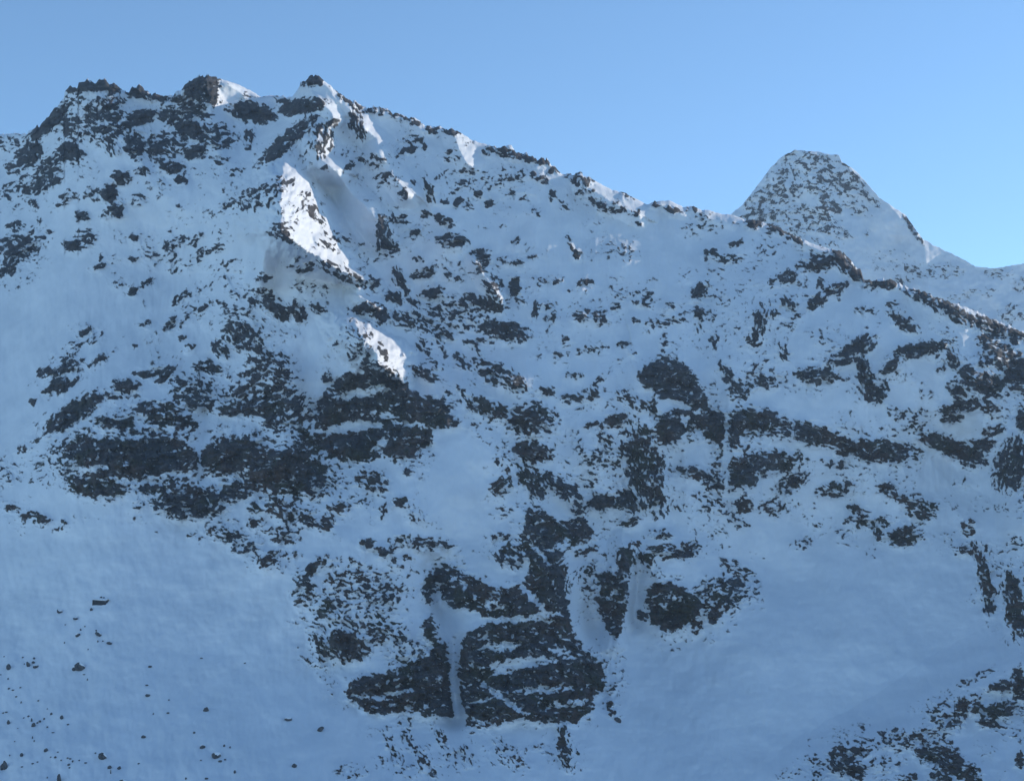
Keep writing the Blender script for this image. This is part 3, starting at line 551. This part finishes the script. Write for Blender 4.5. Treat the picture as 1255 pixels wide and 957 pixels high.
# ------------------------------------------------------------------ the far pyramid peak
FC = pts("""780,330 850,300 892,266 910,251 928,228 945,205 960,191 974,184 985,185 1001,186 1014,189 1028,190 1031,198 1047,208 1062,224 1077,242 1092,252 1110,264 1122,281 1131,293 1145,301 1183,319
1195,327 1219,329 1237,326 1255,323 1320,318 1400,335 1500,360""")
fu = np.arange(780, 1500, 1.1); fv = np.interp(fu, FC[:, 0], FC[:, 1])
fv = fv + (2.0 * fbm(fu[None] / 7, 0 * fu[None], 91, 3)[0])
t = np.linspace(0, 1, 300)[:, None] ** 1.0
gv2 = fv[None] + t * (480 - fv[None]); gu2 = np.repeat(fu[None], 300, 0)
D = 4400 + 1.9 * (330 - gv2)
def seg_tent(line, A_, wr, wl):
    P = pts(line); uc = np.interp(gv2, P[:, 1], P[:, 0]); d = gu2 - uc
    return -A_ * np.clip(1 - np.where(d > 0, d / wr, -d / wl), 0, 1)
D = D + seg_tent("985,180 1000,230 1020,270 1010,330 960,420", 130, 90, 110)
D = D + seg_tent("1030,190 1062,224 1092,254 1131,300 1150,420", 60, 30, 50) + seg_tent("1240,320 1230,480", 80, 90, 90)
D = D + 40 * fbm(gu2 / 60, gv2 / 50, 95, 4)
fcov = np.zeros_like(D)
for u, v, a, b, ang, d in entries("""990 195 32 8 -5 .5|965 215 26 18 45 .38|1000 215 40 20 -20 .42|1025 225 26 9 -25 .66|1045 215 20 5 -45 .6|1010 243 13 5 -62 .95|1022 254 11 5 -35 .92|1012 256 10 4 0 .8|1000 262 20 7 -25 .66|950 240 34 14 20 .5|975 270 40 16 0 .4|1010 280 30 8 -15 .48|930 262 30 9 30 .55|1060 236 24 4 -45 .6|1118 280 18 3 -55 .85
1118 330 10 5 -20 .5|1150 332 26 8 0 .3|1190 362 26 6 10 .22|1225 335 14 6 0 .3|1240 385 14 10 0 .4|1050 255 16 8 -20 .3|1062 285 4 4 0 .4|1105 345 12 6 0 .4|1250 350 10 8 0 .3|1010 300 20 8 0 .25|1160 385 40 8 0 .15|1085 320 30 12 0 .1"""):
    c, s = math.cos(rad(ang)), math.sin(rad(ang)); du = gu2 - u; dv = v - gv2
    r = np.sqrt(((du * c + dv * s) / a) ** 2 + ((-du * s + dv * c) / b) ** 2)
    fcov = np.maximum(fcov, d * np.clip(1.8 - r ** 1.4, 0, 1))
wq = gv2 + 9 * fbm(gu2 / 26, gv2 / 26, 92, 3); wp_ = gu2 + 6 * fbm(gu2 / 20, gv2 / 20, 93, 3)
fl = fbm(wp_ / 6.5, wq / 3.4, 97, 4, .8) + .5 * fbm((wp_ + wq) / 14, (wq - wp_) / 7, 96, 3) + .3 * ridged(wp_ / 14, wq / 5, 98, 3)
fcov = fcov * .76
ss = np.sort(fl.ravel()); frank = np.searchsorted(ss, fl.ravel()).reshape(fl.shape) / ss.size
frock = np.where(fcov < .03, -.6, fcov - frank * .96 - .02)
D = D - 12 * fcov * cells(gu2 / 9, gv2 / 6, 99)[1] - 5 * sstep(frock, -.1, .2)
x, y, z = world_pt(gu2, gv2, D)
bk = [(x[0] + 40 * (i == 0), y[0] + dy, z[0] + dz) for i, (dy, dz) in enumerate(((1500, -1300), (300, -200), (60, -25), (15, -2)))]
x, y, z = (np.vstack([[b[i] for b in bk], a]) for i, a in enumerate((x, y, z)))
fr = np.vstack([np.repeat(frock[:1], 4, 0), frock])
far = grid_mesh("far_mountain", x, y, z, M_FAR, {'rock': fr, 'tint': fr * 0 + .6})
tag(far, "pale hazy pyramid peak standing behind the right ridge", "mountain", None, 'structure')

# ------------------------------------------------------------------ valley snowfield under everything
n = 80
vx, vy = np.meshgrid(np.linspace(-5200, 5200, n), np.linspace(6400, -3600, n))
vz = -560 + 40 * fbm(vx / 900, vy / 900, 33, 3)
val = grid_mesh("valley_ground", vx, vy, vz, M_SNOW, {})
tag(val, "snow covered valley floor below the face", "ground", None, 'structure')

# ------------------------------------------------------------------ boulders in the lower left snow bowl
def boulder_mesh(name, seed):
    bm = bmesh.new(); bmesh.ops.create_icosphere(bm, subdivisions=3, radius=.5)
    r = random.Random(seed); cuts = [Vector((r.gauss(0, 1), r.gauss(0, 1), r.gauss(0, .8))).normalized() for _ in range(9)]
    offs = [r.uniform(.28, .46) for _ in cuts]
    for v in bm.verts:
        for c_, o_ in zip(cuts, offs):
            d = v.co.dot(c_)
            if d > o_: v.co -= c_ * (d - o_)
        v.co *= 1 + .06 * r.uniform(-1, 1)
    me = bpy.data.meshes.new(name); bm.to_mesh(me); bm.free()
    return me
import bmesh
from mathutils import Vector
m, nt, N, L = new_mat("boulder_rock"); bs = N["Principled BSDF"]; tc = N.new("ShaderNodeTexCoord").outputs['Object']
L.new(ramp(N, L, noise(N, L, tc, 3, 5, .7), .35, .65, (.022, .026, .035), (.11, .112, .12)), bs.inputs['Base Color']); bs.inputs['Roughness'].default_value = .9
M_BOULDER = m
m, nt, N, L = new_mat("snow_cap"); bs = N["Principled BSDF"]; tc = N.new("ShaderNodeTexCoord").outputs['Object']
L.new(ramp(N, L, noise(N, L, tc, 2, 3), .3, .7, (.80, .82, .85), (.87, .88, .9)), bs.inputs['Base Color']); M_CAP = m
def ground_at(u, v):
    a = lambda A_: float(sample(A_, np.array([float(u)]), np.array([float(v)]))[0])
    Yg = a(Y); x, y, z = world_pt(np.array([float(u)]), np.array([float(v)]), Yg)
    return Vector((float(x[0]), float(y[0]), float(z[0]))), Yg / F * 1.0
protos = []
for k in range(6):
    me = boulder_mesh("boulder", 40 + k); me.materials.append(M_BOULDER)
    bm = bmesh.new(); bm.from_mesh(me)          # the snow cushion lying on the top of the boulder
    top = [f for f in bm.faces if f.normal.z < .55 or f.calc_center_median().z < .08]
    bmesh.ops.delete(bm, geom=top, context='FACES')
    for v_ in bm.verts: v_.co += Vector((0, 0, .05)) 
    g = bmesh.ops.extrude_face_region(bm, geom=list(bm.faces))
    for e in g['geom']:
        if isinstance(e, bmesh.types.BMVert): e.co = Vector((e.co.x * .9, e.co.y * .9, e.co.z + .05))
    cap = bpy.data.meshes.new("snow_cap"); bm.to_mesh(cap); bm.free(); cap.materials.append(M_CAP)
    protos.append((me, cap))
rnd = random.Random(5)
def boulder(u, v, w_, h_, ang, label, group=True, k=None):
    me, cap = protos[rnd.randrange(6) if k is None else k]
    p, s_ = ground_at(u, v + h_ * .4)
    o = bpy.data.objects.new("boulder", me); COL.objects.link(o)
    o.location = p + Vector((0, -.2 * h_ * s_, .18 * h_ * s_)); o.scale = (w_ * s_ * 1.25, w_ * s_ * 1.1, h_ * s_ * 1.35)
    o.rotation_euler = (rnd.uniform(-.2, .2), rad(-ang), rnd.uniform(-.5, .5))
    if w_ >= 6:
        c_ = bpy.data.objects.new("snow_cap", cap); COL.objects.link(c_); c_.parent = o
    tag(o, label, "boulder", "boulders in the lower left snow bowl" if group else None)
    return o
BIG = [
 (98, 815, 11, 9, -30, "largest dark boulder in the lower left snow bowl, below the hut"),
 (92, 818, 6, 5, 0, "smaller boulder touching the left side of the largest boulder"),
 (126, 925, 9, 7, -45, "tilted dark boulder near the bottom edge of the left bowl"),
 (265, 924, 10, 7, -25, "dark boulder farthest right in the left bowl near the bottom edge"),
 (248, 914, 6, 4, 0, "small boulder just above the rightmost boulder of the left bowl"),
 (73, 952, 5, 9, 0, "tall narrow dark rock at the bottom edge in the lower left"),
 (7, 936, 5, 10, 8, "tall split rock beside the left frame edge near the bottom"),
 (3, 938, 5, 9, 0, "low dark rock leaning on the tall split rock at the left frame edge"),
 (41, 887, 5, 5, 0, "angular dark rock with a thin spike, above the bottom left scatter"),
 (39, 881, 2, 5, 0, "thin upright rock standing on top of the angular dark rock"),
 (11, 884, 4, 5, 0, "wedge shaped small rock near the left frame edge"),
 (134, 939, 5, 4, 0, "left one of two small rocks just below the tilted boulder"),
 (146, 940, 4, 4, 0, "right one of two small rocks just below the tilted boulder"),
 (152, 956, 9, 4, -10, "low dark rock cut by the bottom edge below the two small rocks"),
 (73, 748, 7, 4, -30, "small hooked rock left of and slightly below the hut"),
 (93, 757, 6, 3, 0, "small flat rock below left of the hut"),
 (95, 777, 6, 4, 0, "small rock straight above the largest boulder"),
 (121, 776, 8, 4, -35, "flat slanting rock below the hut"),
 (134, 787, 6, 3, -15, "flat small rock lowest in the string below the hut"),
 (112, 746, 3, 3, 0, "tiny rock right under the left end of the hut"),
 (124, 732, 3, 3, -30, "tiny rock in the snow right above the hut"),
 (11, 816, 5, 6, 0, "lone dark rock by the left frame edge level with the largest boulder"),
 (35, 813, 4, 6, 20, "leftmost rock of the close trio left of the largest boulder"),
 (41, 811, 4, 2.5, 0, "upper right rock of the close trio left of the largest boulder"),
 (44, 816, 6, 3, 5, "lower right rock of the close trio left of the largest boulder"),
 (76, 878, 4, 4, 0, "single small rock high on the right rim of the bottom left scatter"),
 (56, 918, 5, 4, 0, "single round rock in the middle of the bottom left scatter"),
 (27, 924, 4, 4, 0, "single round rock left of the middle of the bottom left scatter"),
 (253, 868, 5, 6, -50, "small leaning rock alone in the right part of the left bowl"),
 (181, 851, 5, 3, 0, "small rock alone in the middle of the left bowl"),
 (184, 816, 4, 2.5, 0, "tiny rock alone level with the largest boulder, right of it"),
 (176, 902, 5, 3, 0, "flat rock alone in the lower middle of the left bowl"),
 (353, 880, 8, 4, -10, "small dark rock in the snow left of the low buttress cliff"),
 (393, 892, 5, 7, -50, "narrow slanting rock in the snow below the low buttress cliff"),
 (361, 937, 5, 5, -30, "small rock near the bottom edge left of the faint rock streaks"),
 (757, 881, 8, 5, -40, "dark rock in the snow right of the foot of the largest cliff"),
]
for u, v, w_, h_, a_, lab in BIG: boulder(u, v, w_, h_, a_, lab)
SMALL = """4 873,2 3 8 872,4 2 28 805,3 2 5 804,2 2 42 806,3 3 30 813,2 2 10 831,2 4 11 843,3 3 1 826,2 2 16 845,4 2 25 842,3 2 20 853,3 2 26 860,2 4 47 858,3 3 58 868,2 2 63 874,3 4 54 880,3 3
49 883,3 3 46 885,3 3 58 890,2 4 65 897,4 1.5 83 887,4 2 35 877,3 3 29 879,2 2 62 927,3 2 68 927,4 3 75 931,2 3 83 928,3 2 86 929,3 3 89 932,3 4 84 936,4 4 85 940,3 3 97 931,2 3 105 934,4 2.5 27 939,4 2 40 935,3 2 58 952,2 5 46 933,3 2
22 892,2 2 40 903,2 4 42 907,2 3 12 925,2 2 18 908,2 2 71 921,3 1.5 117 922,3 3 170 935,3 2 238 897,3 3 206 873,4 2 188 874,2 3 180 839,4 1.5 207 857,3 2 253 953,5 3 228 953,3 3 275 913,3 3 288 945,3 6 270 932,5 2 246 931,3 2 282 915,2 3
104 767,2 2 99 771,3 3 80 765,2 2 120 785,2 3 126 785,3 2 79 787,2 3 108 795,2 3 107 832,2 4 103 826,3 2 118 772,3 3 136 945,2 6 300 812,3 2 247 806,4 1.5 276 930,3 2""".split()
it = iter(SMALL)
for a_ in it:
    b_ = next(it); 
    v_, w_ = b_.split(','); h_ = next(it)
    boulder(float(a_), float(v_), float(w_) * rnd.uniform(.6, .95), float(h_) * rnd.uniform(.5, .85), 0, "small dark stone scattered in the shaded snow of the lower left bowl")

# ------------------------------------------------------------------ hut
def box(bm, x0, x1, y0, y1, z0, z1):
    v = [bm.verts.new(c) for c in ((x0, y0, z0), (x1, y0, z0), (x1, y1, z0), (x0, y1, z0), (x0, y0, z1), (x1, y0, z1), (x1, y1, z1), (x0, y1, z1))]
    for f in ((0, 3, 2, 1), (4, 5, 6, 7), (0, 1, 5, 4), (1, 2, 6, 5), (2, 3, 7, 6), (3, 0, 4, 7)): bm.faces.new([v[i] for i in f])
def link(name, bm, mat, parent):
    me = bpy.data.meshes.new(name); bm.normal_update(); bm.to_mesh(me); bm.free(); me.materials.append(mat)
    o = bpy.data.objects.new(name, me); COL.objects.link(o); o.parent = parent; return o
def flat_mat(name, c0, c1, sc=1.5):
    m, nt, N, L = new_mat(name); bs = N["Principled BSDF"]; tc = N.new("ShaderNodeTexCoord").outputs['Object']
    L.new(ramp(N, L, noise(N, L, tc, sc, 4, .7), .35, .65, c0, c1), bs.inputs['Base Color']); bs.inputs['Roughness'].default_value = .85; return m
p, s_ = ground_at(121, 741.5)
hut = bpy.data.objects.new("hut", None); COL.objects.link(hut); hut.location = p; pa, pb = ground_at(111, 741.5)[0], ground_at(131, 741.5)[0]
hut.rotation_euler = (0, rad(3), math.atan2(pb.y - pa.y, pb.x - pa.x))
tag(hut, "long low dark hut alone on the shaded snow slope at the lower left", "hut")
Wd, Dp, Ht = 20 * s_, 6.5, 6.2 * s_
bm = bmesh.new(); box(bm, -Wd / 2, Wd / 2, 0, Dp, -3, Ht); link("wall", bm, flat_mat("dark_timber", (.012, .014, .02), (.03, .032, .04)), hut)
bm = bmesh.new()
pr = [(-.6, Ht - .05), (Dp / 2, Ht + 1.5), (Dp + .6, Ht - .05), (Dp + .6, Ht + .35), (Dp / 2, Ht + 2.0), (-.6, Ht + .35)]
A1 = [bm.verts.new((-Wd / 2 - .5, y_, z_)) for y_, z_ in pr]; A2 = [bm.verts.new((Wd / 2 + .5, y_, z_)) for y_, z_ in pr]
bm.faces.new(A1[::-1]); bm.faces.new(A2)
for i in range(6): bm.faces.new([A1[i], A1[(i + 1) % 6], A2[(i + 1) % 6], A2[i]])
bmesh.ops.recalc_face_normals(bm, faces=bm.faces)
roof = link("roof", bm, M_CAP, hut)
bm = bmesh.new(); box(bm, 2.6, 3.6, Dp / 2 - .5, Dp / 2 + .5, Ht + 1, Ht + 3.2); link("chimney", bm, M_BOULDER, roof)

# ------------------------------------------------------------------ the air between the camera and the peaks
bm = bmesh.new(); box(bm, -5600, 5600, -3900, 6900, -700, 1700)
m = bpy.data.materials.new("air"); m.use_nodes = True; nt = m.node_tree; nt.nodes.remove(nt.nodes["Principled BSDF"])
pv = nt.nodes.new("ShaderNodeVolumePrincipled"); nt.links.new(pv.outputs[0], nt.nodes["Material Output"].inputs['Volume'])
pv.inputs['Color'].default_value = (.50, .72, 1.0, 1); pv.inputs['Density'].default_value = HAZE; pv.inputs['Anisotropy'].default_value = .2
hz = link("haze", bm, m, None); tag(hz, "thin blue air in front of the mountain", "haze", None, 'stuff')
